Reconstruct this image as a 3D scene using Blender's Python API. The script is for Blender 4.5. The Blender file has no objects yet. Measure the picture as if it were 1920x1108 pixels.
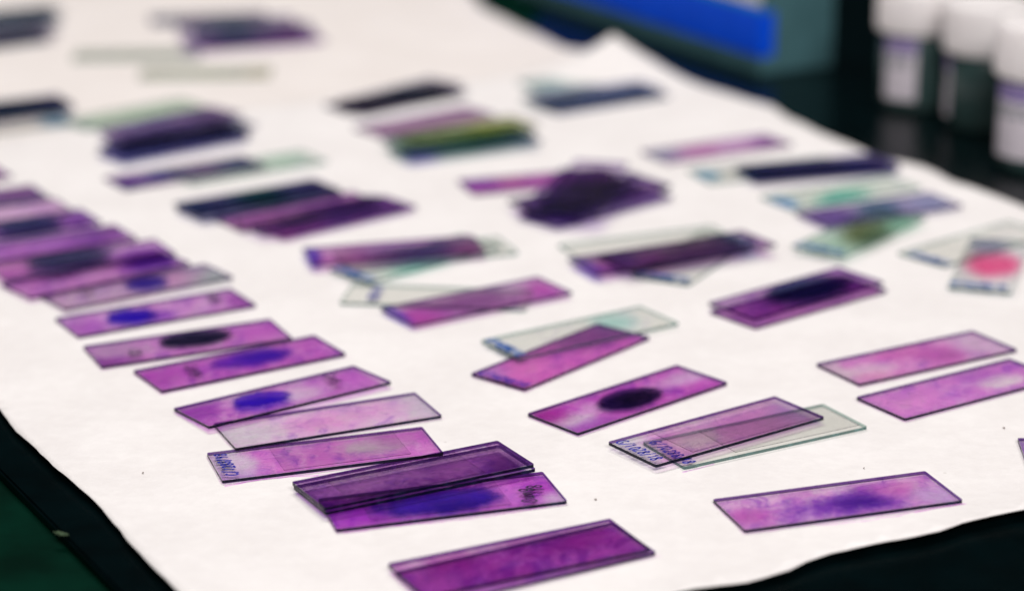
import bpy, bmesh, math, random
from mathutils import Vector, Matrix, noise as mnoise
from mathutils.geometry import delaunay_2d_cdt
R = math.radians
scene = bpy.context.scene
C = scene.collection

# ------------------------------------------------------------------ camera
cam_d = bpy.data.cameras.new('camera'); cam = bpy.data.objects.new('camera', cam_d); C.objects.link(cam)
cam.location = (0, 0, 0.29243)
cam.rotation_euler = (Matrix.Rotation(R(90 - 17.797), 3, 'X') @ Matrix.Rotation(R(-0.19), 3, 'Z')).to_euler()
cam_d.sensor_width = 36; cam_d.lens = 4357.8 / 1920 * 36
cam_d.clip_start = 0.02; cam_d.clip_end = 60
cam_d.dof.use_dof = True; cam_d.dof.focus_distance = 0.778; cam_d.dof.aperture_fstop = 4.8
scene.camera = cam

# ------------------------------------------------------------------ world, lamps, exposure
w = bpy.data.worlds.new('World'); scene.world = w; w.use_nodes = True
bg = w.node_tree.nodes['Background']; bg.inputs[0].default_value = (0.55, 0.75, 0.85, 1); bg.inputs[1].default_value = 0.012

def area(name, loc, rot, sx, sy, power, col):
    l = bpy.data.lights.new(name, 'AREA'); l.shape = 'RECTANGLE'; l.size = sx; l.size_y = sy; l.energy = power; l.color = col
    o = bpy.data.objects.new(name, l); C.objects.link(o); o.location = loc; o.rotation_euler = rot
    return o
area('offscreen_lamp', (-0.2, 1.6, 1.9), (R(-8), 0, 0), 1.3, 0.6, 32, (1.0, 0.965, 0.95))  # ceiling panel out of frame, over the rear of the paper
area('offscreen_lamp', (0.3, -0.8, 1.35), (R(56), 0, 0), 1.3, 0.6, 40.5, (1.0, 0.965, 0.955))  # unseen frontal lamp behind the camera, added to brighten upright faces

vs = scene.view_settings; vs.view_transform = 'Standard'; vs.look = 'None'; vs.exposure = 0.0; vs.gamma = 1.0; vs.use_curve_mapping = False
scene.cycles.transparent_max_bounces = 128; scene.cycles.max_bounces = 12; scene.cycles.use_denoising = True
scene.render.film_transparent = False

# ------------------------------------------------------------------ helpers
MM = 0.001
def tag(o, label, cat, group=None):
    o['label'] = label; o['category'] = cat
    if group: o['group'] = group
    return o
def obj(name, me, mats=(), parent=None):
    if isinstance(me, bmesh.types.BMesh):
        bm = me; me = bpy.data.meshes.new(name); bm.to_mesh(me); bm.free()
    for m in (mats if isinstance(mats, (list, tuple)) else [mats]): me.materials.append(m)
    o = bpy.data.objects.new(name, me); C.objects.link(o)
    if parent: o.parent = parent
    return o
def lin(c):
    c = c / 255.0
    return c / 12.92 if c <= 0.04045 else ((c + 0.055) / 1.055) ** 2.4
PAPER_SEEN = (243, 237, 233)
def through(c, p=0.5):
    """film transmittance whose double pass over the white paper gives the seen colour"""
    return tuple(min(0.985, max(0.0, lin(v) / lin(q) * 1.28)) ** p for v, q in zip(c, PAPER_SEEN)) + (1,)

class NT:
    def __init__(self, name):
        self.m = bpy.data.materials.new(name); self.m.use_nodes = True
        self.t = self.m.node_tree; self.t.nodes.clear()
        self.out = self.t.nodes.new('ShaderNodeOutputMaterial')
    def n(self, ty, ins=None, **props):
        nd = self.t.nodes.new('ShaderNode' + ty)
        for k, v in props.items(): setattr(nd, k, v)
        for k, v in (ins or {}).items():
            if isinstance(v, bpy.types.NodeSocket): self.t.links.new(v, nd.inputs[k])
            else: nd.inputs[k].default_value = v
        return nd
    def math(self, op, a, b=0.0, c=0.0, clamp=False):
        return self.n('Math', {0: a, 1: b, 2: c}, operation=op, use_clamp=clamp).outputs[0]
    def vmath(self, op, a, b=(0, 0, 0)):
        nd = self.n('VectorMath', {0: a, 1: b}, operation=op)
        return nd.outputs['Value'] if op in ('LENGTH', 'DOT_PRODUCT') else nd.outputs[0]
    def ramp(self, v, a, b, c=0.0, d=1.0):
        return self.n('MapRange', {'Value': v, 'From Min': a, 'From Max': b, 'To Min': c, 'To Max': d}, interpolation_type='SMOOTHSTEP').outputs[0]
    def mix(self, f, a, b):
        nd = self.n('Mix', data_type='RGBA')
        for s, v in ((nd.inputs[0], f), (nd.inputs[6], a), (nd.inputs[7], b)):
            if isinstance(v, bpy.types.NodeSocket): self.t.links.new(v, s)
            else: s.default_value = v
        return nd.outputs[2]
    def noise(self, vec, scale, detail=3.0, rough=0.55, dist=0.0):
        return self.n('TexNoise', {'Vector': vec, 'Scale': scale, 'Detail': detail, 'Roughness': rough, 'Distortion': dist}).outputs[0]
    def surf(self, s):
        self.t.links.new(s, self.out.inputs[0]); return self.m
    def ocoord(self, scale=1000.0, off=(0, 0, 0)):
        co = self.n('TexCoord').outputs['Object']
        return self.n('Mapping', {'Vector': co, 'Scale': (scale,) * 3, 'Location': off}).outputs[0]

def principled(name, col, rough=0.5, spec=0.5, var=0.0, vscale=40, bump=0.0, **kw):
    t = NT(name)
    p = t.n('BsdfPrincipled', {'Base Color': tuple(col) + (1,), 'Roughness': rough, 'Specular IOR Level': spec})
    for k, v in kw.items(): p.inputs[k.replace('_', ' ')].default_value = v
    if var or bump:
        nz = t.noise(t.ocoord(1.0), vscale, 5)
        if var: t.t.links.new(t.mix(t.ramp(nz, .3, .7), tuple(c * (1 - var) for c in col) + (1,), tuple(min(1, c * (1 + var)) for c in col) + (1,)), p.inputs['Base Color'])
        if bump: t.t.links.new(t.n('Bump', {'Height': nz, 'Strength': bump, 'Distance': 0.0005}).outputs[0], p.inputs['Normal'])
    return t.surf(p.outputs[0])

# ------------------------------------------------------------------ materials
def paper_mat(name, c0, c1):
    t = NT(name); co = t.ocoord(1.0)
    big = t.noise(co, 22, 6, .62); fine = t.noise(co, 160, 5, .65); fib = t.noise(co, 900, 3, .6)
    f = t.math('ADD', t.math('MULTIPLY', t.ramp(big, .38, .66), .6), t.math('MULTIPLY', t.ramp(fine, .35, .7), .4))
    col = t.mix(f, c0 + (1,), c1 + (1,))
    sp = t.n('TexVoronoi', {'Vector': co, 'Scale': 38.0}).outputs['Distance']      # tiny grey flecks
    col = t.mix(t.math('MULTIPLY', t.ramp(sp, .028, .018), .3), col, (.42, .36, .33, 1))
    h = t.math('ADD', t.math('MULTIPLY', big, 1.4), t.math('ADD', t.math('MULTIPLY', fine, .5), t.math('MULTIPLY', fib, .16)))
    b = t.n('Bump', {'Height': h, 'Strength': .55, 'Distance': .0012}).outputs[0]
    p = t.n('BsdfPrincipled', {'Base Color': col, 'Roughness': .85, 'Specular IOR Level': .15, 'Normal': b})
    return t.surf(p.outputs[0])
M_PAPER = paper_mat('paper_white', (.80, .765, .75), (.875, .845, .83))
M_PAPER2 = paper_mat('paper_cream', (.79, .735, .70), (.85, .80, .77))
M_BENCH = principled('green_bench', (.0002, .0135, .0075), .55, .02, .35, 30)
M_BOARD = principled('black_board', (.0002, .0028, .0034), .25, .08, .3, 60)

def glass_mat(name, tint, rough=.04):
    t = NT(name)
    fac = t.n('LayerWeight', {'Blend': .5}).outputs['Facing']
    f = t.math('ADD', t.math('MULTIPLY', t.math('POWER', fac, 5.0), .74), .04)
    m = t.n('MixShader', {0: f, 1: t.n('BsdfTransparent', {0: tint + (1,)}).outputs[0], 2: t.n('BsdfGlossy', {'Roughness': rough}).outputs[0]})
    return t.surf(m.outputs[0])
def edge_mat(name, col, tint, solid):
    t = NT(name)
    ge = t.noise(t.ocoord(1000.0), .22, 4, .6)               # uneven grinding along the cut edge
    ec = t.mix(t.ramp(ge, .5, .7), col + (1,), (col[0] * 2 + .002, col[1] * 2 + .012, col[2] * 2 + .016, 1))
    p = t.n('BsdfPrincipled', {'Base Color': ec, 'Roughness': t.ramp(ge, .35, .65, .15, .5), 'Specular IOR Level': .15})
    # edge tone painted dark for internal refraction; mostly clear from inside, thinning far walls
    fac = t.math('MULTIPLY_ADD', t.n('NewGeometry').outputs['Backfacing'], -.93 * solid, solid)
    m = t.n('MixShader', {0: fac, 1: t.n('BsdfTransparent', {0: tint + (1,)}).outputs[0], 2: p.outputs[0]})
    return t.surf(m.outputs[0])
def clear_mat(name, tint):
    t = NT(name); return t.surf(t.n('BsdfTransparent', {0: tint + (1,)}).outputs[0])
M_GLASS = glass_mat('slide_glass', (.98, .985, .965))
M_UNDER = clear_mat('slide_underside', (.985, .99, .985))
M_EDGE_STAINED = edge_mat('dark_ground_edge', (.004, .004, .016), (.25, .15, .4), .99)
M_EDGE_CLEAR = edge_mat('clear_ground_edge', (.035, .085, .085), (.5, .64, .6), .75)
M_COVER = glass_mat('cover_glass', (.99, .99, .99), .02)
M_COVER_EDGE = edge_mat('cover_edge', (.02, .012, .03), (.5, .4, .55), .9)
M_INK = {'b': principled('blue_marker', (.003, .010, .33), .45, .3, .4, 900), 'k': principled('black_marker', (.012, .014, .03), .5, .3, .4, 900),
         's': principled('faded_blue_marker', (.01, .10, .40), .5, .3, .4, 900)}

def film_mat(name, base, clear, spots, rim, seed):
    """dye dried on the glass: an absorbing film with blotches, spots and a darker tide line at the borders"""
    t = NT(name); rnd = random.Random(seed)
    co = t.n('TexCoord').outputs['Object']
    p = t.vmath('SCALE', co); p.node.inputs['Scale'].default_value = 1000.0
    so = (rnd.uniform(-400, 400), rnd.uniform(-400, 400), rnd.uniform(-400, 400))
    q = t.vmath('ADD', p, so)
    n1 = t.noise(q, .075, 7, .62, .8); n2 = t.noise(t.vmath('ADD', q, (77, 31, 12)), .11, 4, .6, 1.1); n3 = t.noise(q, .5, 4, .65)
    col = t.mix(t.ramp(n1, .36, .66), through(base[0]), through(base[1]))
    m1 = t.noise(t.vmath('ADD', q, (11, 91, 5)), .17, 8, .66, 1.0); m2 = t.noise(t.vmath('ADD', q, (-57, 19, 45)), .13, 7, .62, 1.1)
    k = 1.0 if rim > .12 else .35
    col = t.mix(t.math('MULTIPLY', t.ramp(m1, .50, .66), .8 * k), col, through(tuple(min(240, v * .55 + 105) for v in base[1])))
    col = t.mix(t.math('MULTIPLY', t.ramp(m2, .50, .64), .75 * k), col, through((base[0][0] * .64, base[0][1] * .52, base[0][2] * .88)))
    if clear: col = t.mix(t.math('MULTIPLY', t.ramp(n2, .54, .76), min(1, clear * 2.2)), col, through((226, 208, 222)))
    w1 = t.math('SUBTRACT', t.noise(q, .16, 4, .6), .5); w2 = t.math('SUBTRACT', n3, .5)
    gr = t.noise(q, 2.2, 3, .7)
    warp = t.math('ADD', t.math('ADD', w1, t.math('MULTIPLY', w2, .55)), t.math('MULTIPLY', t.math('SUBTRACT', gr, .5), .3))
    for (cx, cy, ru, rv, c, st, soft, wp) in sorted(spots, key=lambda s_: sum(s_[4]) < 260):
        d = t.vmath('SUBTRACT', p, (cx, cy, 0)); d = t.vmath('MULTIPLY', d, (1 / ru, 1 / rv, 0)); d = t.vmath('LENGTH', d)
        d = t.math('MULTIPLY_ADD', warp, wp * 2.2, d)
        mk = t.math('MULTIPLY', t.ramp(d, 1 + soft, 1 - soft), st)
        sc = t.mix(t.math('MULTIPLY', t.ramp(m1, .42, .62), .5 if sum(c) > 200 else .15), through(c), through(tuple(v * .74 + 20 for v in c)))
        if soft <= .36 and sum(c) < 420:                       # dried rim round the drop
            ring = t.math('MULTIPLY', t.ramp(d, 1 - soft * 1.6, 1 - soft * .6), t.ramp(d, 1 + soft * .7, 1 + soft * .1))
            sc = t.mix(t.math('MULTIPLY', ring, .55), sc, through(tuple(v * .6 for v in c)))
        col = t.mix(mk, col, sc)
    # tide line along the borders
    sx = t.n('SeparateXYZ', {0: p})
    ex = t.math('SUBTRACT', 38.0, t.math('ABSOLUTE', sx.outputs[0])); ey = t.math('SUBTRACT', 13.0, t.math('ABSOLUTE', sx.outputs[1]))
    e = t.math('ADD', t.math('MINIMUM', ex, ey), t.math('MULTIPLY', w1, 3.5))
    dark = (base[0][0] * .36, base[0][1] * .30, base[0][2] * .62) if rim > .12 else tuple(v * .6 for v in base[0])
    col = t.mix(t.math('MULTIPLY', t.ramp(e, 2.4, -.3), rim * .75), col, through(dark))
    # thin cracks and streaks in the dried dye
    vv = t.n('TexVoronoi', {'Vector': t.vmath('ADD', q, t.vmath('SCALE', t.n('TexNoise', {'Vector': q, 'Scale': .25}).outputs[1])), 'Scale': .07}, feature='DISTANCE_TO_EDGE')
    vv.inputs['Vector'].links[0].from_node.inputs[1].links[0].from_node.inputs['Scale'].default_value = 14.0
    cr = t.math('MULTIPLY', t.ramp(vv.outputs['Distance'], .022, .006), t.ramp(n2, .46, .6))
    col = t.mix(t.math('MULTIPLY', cr, .32 if rim > .12 else .05), col, through(dark))
    col = t.mix(t.math('MULTIPLY', t.ramp(n3, .3, .75), .16), col, through(tuple(v * .78 for v in base[0])))
    col = t.mix(t.math('MULTIPLY', t.ramp(gr, .5, .72), .25 * k), col, through(tuple(v * .6 for v in base[0])))
    # smear streaks drawn along the slide
    st_ = t.noise(t.vmath('MULTIPLY', t.vmath('ADD', q, t.vmath('MULTIPLY', p, (0, .04, 0))), (.035, .75, 1)), 1.0, 4, .6)
    col = t.mix(t.math('MULTIPLY', t.ramp(st_, .52, .68), .22), col, through(tuple(v * .7 for v in base[0])))
    col = t.mix(t.math('MULTIPLY', t.ramp(st_, .44, .32), .16), col, through(tuple(min(240, v * .6 + 95) for v in base[1])))
    tr = t.n('BsdfTransparent', {0: col}); df = t.n('BsdfDiffuse', {0: col})
    return t.surf(t.n('MixShader', {0: .015, 1: tr.outputs[0], 2: df.outputs[0]}).outputs[0])

SLIDES = [
('A0', 'purple glass slide lying under its twin in the stack nearest the camera', (4.17, 644.01, 0.5023), (0, 0, 0), ((188, 126, 194), (198, 130, 190)), 0.05, [[24.3, 5.6, 12, 9, (188, 101, 178), 0.6, 0.6, 0.4]], 0.6, True, None, []),
('A1', 'purple stained glass slide on top of the pair nearest the camera', (2.15, 645.36, 0.4565), (1.05, 0, 0), ((152, 58, 154), (192, 118, 188)), 0.25, [[-18.7, 5.7, 9, 6, (152, 40, 139), 0.7, 0.7, 0.5], [22.7, 4.9, 10, 8, (140, 44, 148), 0.6, 0.6, 0.5], [-32.1, -2.6, 12, 6, (182, 105, 178), 0.7, 0.6, 0.5], [0.2, 17.1, 70, 1.6, (222, 222, 210), 0.7, 0.4, 0.1]], 0.3, True, None, []),
('B', 'lone slide with a violet cloudy smear beside the wavy front edge of the paper', (104.51, 691.34, 0.3119), (0, 0, 0), ((190, 118, 188), (213, 168, 208)), 0.25, [[3.9, -3.3, 19, 8, (88, 30, 158), 0.85, 0.6, 0.9], [5.9, -3.0, 8, 5, (46, 10, 119), 0.9, 0.8, 0.7], [16.0, 5.8, 9, 2.5, (111, 40, 158), 0.7, 0.3, 0.5], [23.6, 1.9, 9, 6, (198, 101, 174), 0.7, 0.7, 0.7], [-32.8, -2.5, 7, 5, (179, 74, 168), 0.8, 0.6, 0.9], [31.4, -5.4, 7, 8, (188, 160, 205), 0.8, 0.6, 0.5], [2.2, 9.0, 6, 3, (226, 190, 220), 0.8, 0.6, 0.8]], 0.3, True, None, []),
('C', 'slide with a long blue oval smear and black handwriting at its right end', (-22.56, 692.39, 0.297), (0, 0, 0), ((169, 69, 178), (188, 101, 188)), 0.12, [[-1.1, -0.7, 21, 9.2, (46, 22, 158), 0.95, 0.22, 0.35], [2.2, -4.9, 9, 5, (19, 8, 109), 0.7, 0.8, 0.6], [9.9, 3.3, 10, 3, (115, 60, 188), 0.5, 0.5, 0.7], [-27.0, -2.5, 14, 8, (129, 30, 168), 0.7, 0.7, 0.5], [36.2, -9.7, 6, 6, (206, 180, 214), 0.9, 0.6, 0.5], [21.1, -1.6, 6, 9, (205, 126, 204), 0.6, 0.7, 0.5]], 0.35, True, (-26, 20, -10.5, 10.5), [('Cung', 26.2, -5.6, 5.0, 1, 'k', '18')]),
('D0', 'dark purple slide hidden under the plum one across the blue smeared slide', (-31.9, 708.33, 0.4929), (1.05, 0, -0.5), ((207, 174, 214), (198, 158, 208)), 0.05, [], 0.6, True, None, []),
('D1', 'darkest plum slide, topmost of the stack crossing the blue smeared slide', (-32.34, 708.95, 0.4953), (2.1, 0, -0.5), ((123, 60, 133), (102, 46, 117)), 0.15, [[-17.0, -0.6, 22, 5, (207, 147, 204), 1, 0.8, 0.7], [15.8, -1.3, 14, 7, (188, 116, 184), 0.9, 0.8, 0.7], [31.2, -9.8, 9, 8, (73, 26, 95), 0.8, 0.6, 0.5]], 0.75, True, (-28, 20, -12, 11), []),
('E', 'pink slide with a square cover slip and blue handwriting on its clear left end', (-63.47, 733.39, 0.321), (0, 0, 0), ((204, 124, 194), (196, 105, 188)), 0.2, [[-32.7, 1.1, 9, 14, (206, 198, 214), 0.92, 0.35, 0.25], [-32.4, -10.0, 8, 4, (182, 136, 208), 0.6, 0.6, 0.5], [19.3, 1.9, 13, 6.5, (188, 172, 182), 0.95, 0.35, 0.45], [32.0, 6.5, 12, 9, (179, 88, 174), 0.7, 0.7, 0.5]], 0.35, True, (-17, 27, -11, 12.2), [('C/1288/98', -34.1, -0.4, 4.2, 1, 'b')]),
('F', 'pale pink slide tucked under the front edge of the blue spotted one', (-64.82, 765.26, 0.4186), (0, 0, 0), ((213, 168, 206), (230, 190, 218)), 0.35, [[-3.4, -1.1, 12, 7, (209, 126, 190), 0.6, 0.8, 0.8], [-30.8, -1.1, 12, 10, (206, 200, 206), 0.9, 0.5, 0.5], [36.8, 1.2, 10, 14, (200, 194, 204), 0.9, 0.6, 0.3], [16.6, 4.4, 14, 7, (217, 147, 202), 0.6, 0.8, 0.7]], 0.15, True, None, []),
('G', 'purple slide with a bright blue comet shaped spot, overlapping a pale slide', (-82.48, 788.38, 0.6315), (0.6, 0, -1.1), ((184, 94, 184), (198, 130, 198)), 0.3, [[-8.7, 1.3, 11, 7.5, (29, 8, 168), 1, 0.15, 0.3], [-1.2, -2.9, 8, 3, (67, 20, 178), 0.9, 0.6, 0.6], [-35.0, 5.4, 10, 9, (134, 50, 158), 0.8, 0.6, 0.6], [5.6, -1.0, 9, 8, (214, 190, 222), 0.9, 0.6, 0.4], [-14.3, 6.8, 6, 7, (211, 178, 212), 0.7, 0.6, 0.5], [35.0, -1.7, 10, 9, (188, 97, 188), 0.6, 0.7, 0.4]], 0.4, True, None, [('Cung', 24.3, 4.2, 4.5, -1, 'k')]),
('H', 'magenta slide with a violet blue oval and dark scribble left of it', (-102.34, 826.36, 0.5603), (0, 0, 0), ((188, 97, 182), (173, 82, 174)), 0.12, [[5.3, 2.2, 16, 8, (81, 24, 168), 0.95, 0.2, 0.25], [10.0, 2.8, 9, 6, (38, 14, 148), 0.9, 0.5, 0.6], [-32.3, 1.5, 14, 8, (157, 62, 160), 0.7, 0.7, 0.5]], 0.4, True, None, [('Cung', -18.0, 0.7, 5.0, -1, 'k')]),
('I', 'slide with a sharp black oval stain right of its middle', (-125.16, 849.77, 0.4402), (0, 0, 0), ((192, 109, 186), (202, 136, 196)), 0.2, [[3.9, 3.3, 14.5, 8.2, (2, 10, 26), 1, 0.12, 0.12], [-27.3, 3.0, 13, 9, (169, 139, 172), 0.8, 0.6, 0.6], [-37.0, -9.4, 12, 5, (106, 30, 129), 0.8, 0.7, 0.6], [30.9, 3.2, 12, 10, (177, 80, 180), 0.7, 0.7, 0.5]], 0.5, True, None, [('C8', -21.8, -3.2, 4.6, -1, 'k')]),
('J', 'slide with a royal blue blot, just behind the black oval slide', (-142.97, 887.78, 0.5349), (0, 0, 0), ((196, 126, 194), (204, 158, 204)), 0.3, [[-11.1, -0.4, 10, 9, (21, 6, 158), 1, 0.18, 0.35], [-2.9, -5.4, 10, 4, (106, 40, 168), 0.85, 0.5, 0.5], [-31.0, -2.4, 8, 10, (159, 80, 176), 0.8, 0.6, 0.5], [37.3, -3.8, 8, 13, (144, 60, 158), 0.8, 0.6, 0.4]], 0.5, True, None, [('Cung', 28.2, 5.0, 4.5, -1, 'k')]),
('K1', 'slide with a navy blot and grey green right end, behind the royal blue one', (-155.5, 919.98, 0.6008), (0.55, 0, -1.0), ((198, 147, 186), (176, 150, 176)), 0.3, [[5.5, 2.5, 9, 8, (15, 6, 119), 1, 0.25, 0.3], [33.5, -3.4, 15, 12, (150, 170, 166), 0.85, 0.4, 0.3], [18.2, 0.9, 12, 7, (198, 116, 178), 0.6, 0.7, 0.5]], 0.4, True, None, [('C8', -19.9, 5.1, 4.6, -1, 'k')]),
('L1', 'magenta slide with a deep violet right part, front of the left pile', (-175.09, 936.91, 0.6787), (0.7, 0, -0.6), ((182, 105, 178), (192, 122, 188)), 0.15, [[-13.7, 8.2, 9, 4, (86, 50, 109), 0.9, 0.4, 0.4], [26.6, -0.1, 12, 10, (67, 16, 139), 0.95, 0.5, 0.5], [2.3, 4.9, 10, 7, (205, 158, 198), 0.8, 0.6, 0.5]], 0.2, True, None, []),
('L2', 'purple slide with a navy black oval low in the fanned left pile', (-184.33, 953.39, 0.5114), (1.9, 0, 0), ((169, 101, 178), (188, 116, 184)), 0.12, [[-4.5, 3.1, 19, 11, (3, 10, 40), 1, 0.25, 0.2], [25.9, -6.1, 11, 9, (92, 24, 148), 0.9, 0.6, 0.5], [-28.2, 2.5, 12, 8, (169, 63, 148), 0.7, 0.7, 0.5]], 0.2, True, None, []),
('L3', 'plain purple slide between the two dark ovals of the left pile', (-204.99, 979.65, 0.5637), (0.85, 0, 0), ((159, 88, 174), (177, 105, 180)), 0.1, [[43.3, 9.8, 14, 9, (111, 34, 115), 0.9, 0.6, 0.4], [24.4, 1.6, 12, 8, (88, 44, 129), 0.8, 0.7, 0.5]], 0.2, True, None, []),
('L4', 'purple slide with a navy oval at the top of the fanned left pile', (-224.31, 1001.94, 0.5599), (1.9, 0, 0), ((163, 92, 176), (144, 80, 168)), 0.1, [[8.7, 0.8, 17, 11, (2, 12, 48), 1, 0.25, 0.2], [36.0, -1.1, 11, 10, (81, 30, 127), 0.9, 0.6, 0.5]], 0.2, True, None, []),
('L5', 'pale pink slide peeking out behind the fanned pile at the left edge', (-242.36, 1028.7, 0.5089), (0.4, 0, -0.4), ((215, 168, 212), (205, 158, 204)), 0.2, [], 0.3, True, None, []),
('T1', 'greyish purple slide cut by the left edge, above the fanned pile', (-257.92, 1053.71, 0.5185), (0, 0, 0), ((106, 86, 129), (134, 90, 148)), 0.2, [[26.4, 10.0, 14, 9, (134, 60, 139), 0.9, 0.7, 0.4]], 0.4, True, None, []),
('T2', 'mauve slide corner poking in from the left edge of the picture', (-283.05, 1090.6, 0.5943), (0, 0, 0), ((144, 76, 148), (154, 80, 158)), 0.1, [], 0.4, True, None, []),
('U1', 'pink slide under the one with an elongated dark smear, second row', (-98.56, 1036.97, 0.646), (0, 0, 0), ((192, 116, 178), (173, 105, 168)), 0.15, [[-23.2, -0.3, 16, 8, (205, 126, 184), 0.7, 0.6, 0.4]], 0.4, True, None, []),
('U2', 'purple slide with an elongated dark smear, on a pink one', (-80.97, 1023.29, 0.7228), (1.05, 0, 0), ((115, 60, 148), (163, 70, 158)), 0.1, [[-13.7, 11.1, 15, 7, (2, 12, 40), 1, 0.35, 0.3], [15.5, 9.2, 16, 9, (56, 30, 119), 0.9, 0.6, 0.5], [-29.4, -4.2, 14, 4, (173, 74, 148), 0.8, 0.6, 0.4]], 0.4, True, None, []),
('U3', 'dark teal and navy slide with a green middle, second row', (-119.84, 1061.46, 0.6167), (0, 0, 0), ((48, 60, 100), (60, 56, 110)), 0.05, [[1.9, 5.7, 12, 9, (8, 80, 70), 0.9, 0.6, 0.4], [-37.3, 4.0, 12, 9, (24, 54, 92), 0.9, 0.6, 0.4], [37.2, 0.5, 12, 9, (61, 48, 109), 0.9, 0.6, 0.4]], 0.4, True, None, []),
('U4', 'slide with three dark blue blotches in a row, rear left', (-160.34, 1107.95, 0.5843), (0, 0, 0), ((169, 116, 168), (188, 158, 188)), 0.2, [[-36.7, -3.6, 12, 9, (48, 24, 109), 1, 0.5, 0.3], [-10.3, 1.5, 12, 7, (26, 52, 108), 1, 0.5, 0.3], [30.6, 1.5, 14, 8, (18, 58, 100), 1, 0.5, 0.3], [9.9, 1.5, 14, 6, (92, 84, 120), 0.8, 0.6, 0.3]], 0.2, True, None, []),
('U5', 'clear greenish slide lying across the right end of the triple blotched one', (-130.47, 1113.42, 0.6095), (1.05, -0.6, 0), ((196, 210, 198), (206, 214, 202)), 0.3, [[20.5, 6.5, 14, 9, (168, 200, 178), 0.8, 0.6, 0.3]], 0.1, True, None, []),
('U6', 'nearly black navy slide at the front of the rear left pile', (-174.68, 1176.04, 0.6782), (0, 0, 0), ((50, 44, 110), (40, 40, 90)), 0.05, [[-31.7, -11.4, 18, 9, (24, 36, 110), 1, 0.6, 0.4], [-1.5, -2.9, 16, 8, (14, 18, 64), 1, 0.6, 0.4], [31.5, 3.1, 12, 9, (40, 52, 72), 0.9, 0.6, 0.4]], 0.4, True, None, []),
('U7', 'dusky violet slide in the middle of the rear left pile', (-180.63, 1201.41, 0.796), (2.1, 0, 0), ((92, 70, 129), (106, 60, 129)), 0.1, [[-8.4, -1.7, 16, 8, (84, 64, 123), 0.8, 0.6, 0.4], [27.7, 1.0, 11, 10, (71, 44, 97), 1, 0.5, 0.3]], 0.3, True, None, []),
('U8', 'pale green slide behind the dusky violet one, rear left', (-204.22, 1232.83, 0.7136), (0, 0, 0), ((176, 200, 176), (190, 206, 186)), 0.2, [[-37.2, -4.3, 9, 9, (120, 140, 146), 0.8, 0.6, 0.3]], 0.1, True, None, []),
('U9', 'blackish blue slide at the left edge, rear row', (-282.28, 1249.12, 0.5287), (0, 0, 0), ((18, 24, 64), (16, 40, 70)), 0.02, [[35.5, 1.9, 12, 9, (34, 30, 106), 1, 0.5, 0.3], [4.4, 0.8, 20, 8, (2, 22, 52), 1, 0.5, 0.3]], 0.2, True, None, []),
('U10', 'clear slide with a dull blue end below the blackish one, left edge', (-272.47, 1205.58, 0.5449), (0, 0, 0), ((206, 196, 196), (214, 206, 200)), 0.3, [[31.3, -6.4, 10, 10, (56, 104, 144), 0.95, 0.5, 0.3]], 0.1, True, None, []),
('V1', 'dark teal slide in the far top left corner', (-336.33, 1516.91, 0.555), (0, 0, 0), ((24, 50, 64), (40, 60, 76)), 0.02, [], 0.2, True, None, []),
('V2', 'greyish mauve slide lying over the dark one, far top left corner', (-322.42, 1432.69, 0.6684), (2.1, 0, 0), ((96, 84, 112), (120, 96, 126)), 0.1, [[11.3, -5.9, 18, 8, (30, 40, 72), 1, 0.5, 0.3]], 0.2, True, None, []),
('V3', 'slate grey slide at the back of the far left cluster', (-197.92, 1504.47, 0.2031), (0, 0, 0), ((130, 134, 150), (150, 130, 160)), 0.2, [[-31.2, 7.9, 12, 9, (104, 116, 140), 0.9, 0.5, 0.3], [1.1, 19.6, 14, 9, (96, 124, 130), 0.9, 0.5, 0.3]], 0.1, True, None, []),
('V4', 'slide with a dark teal middle and mauve ends, far left cluster', (-166.1, 1421.37, 0.3709), (3.15, 0, 0), ((144, 96, 166), (154, 100, 170)), 0.1, [[-34.0, -9.0, 7, 9, (84, 70, 150), 1, 0.5, 0.3], [-0.2, 20.1, 15, 10, (20, 72, 92), 1, 0.5, 0.3], [23.7, 44.0, 10, 7, (92, 70, 129), 0.9, 0.6, 0.3], [30.5, 0.2, 10, 8, (144, 80, 158), 0.9, 0.5, 0.3]], 0.1, True, None, []),
('V5', 'empty grey green slide, left one of the blank pair far back', (-226.94, 1388.36, 0.0655), (0, 0, 0), ((196, 198, 186), (190, 194, 182)), 0.1, [], 0.1, True, None, []),
('V6', 'empty beige slide, right one of the blank pair far back', (-178.99, 1336.46, 0.0473), (0, 0, 0), ((208, 206, 190), (204, 206, 188)), 0.1, [[32.5, -1.5, 10, 10, (220, 198, 176), 0.8, 0.5, 0.3]], 0.1, True, None, []),
('W1', 'navy and maroon slide in the middle of the far row', (-65.33, 1264.61, 0.6478), (0, 0, 0), ((86, 60, 91), (77, 50, 89)), 0.05, [[-19.2, -8.1, 10, 8, (96, 44, 75), 1, 0.5, 0.3], [12.7, -3.3, 19, 9, (12, 26, 56), 1, 0.5, 0.4], [-36.6, -2.7, 8, 9, (110, 96, 130), 0.8, 0.5, 0.3]], 0.1, True, None, []),
('W2', 'mauve slide half hidden beneath the green and yellow slide group', (-46.42, 1213.35, 0.687), (0, 0, 0), ((163, 116, 156), (169, 136, 164)), 0.1, [], 0.1, True, None, []),
('X1', 'dark green slide with a blue violet corner, centre rear', (-23.66, 1150.96, 0.5121), (2.1, 0, 0), ((66, 96, 100), (60, 104, 96)), 0.05, [[-29.5, -7.5, 10, 7, (64, 60, 160), 1, 0.4, 0.3], [11.2, 4.7, 20, 8, (48, 92, 84), 0.9, 0.5, 0.3], [33.6, -3.1, 12, 9, (56, 78, 108), 0.9, 0.5, 0.3], [-29.4, 33.5, 9, 8, (96, 110, 116), 0.9, 0.5, 0.3]], 0.2, True, None, []),
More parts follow.
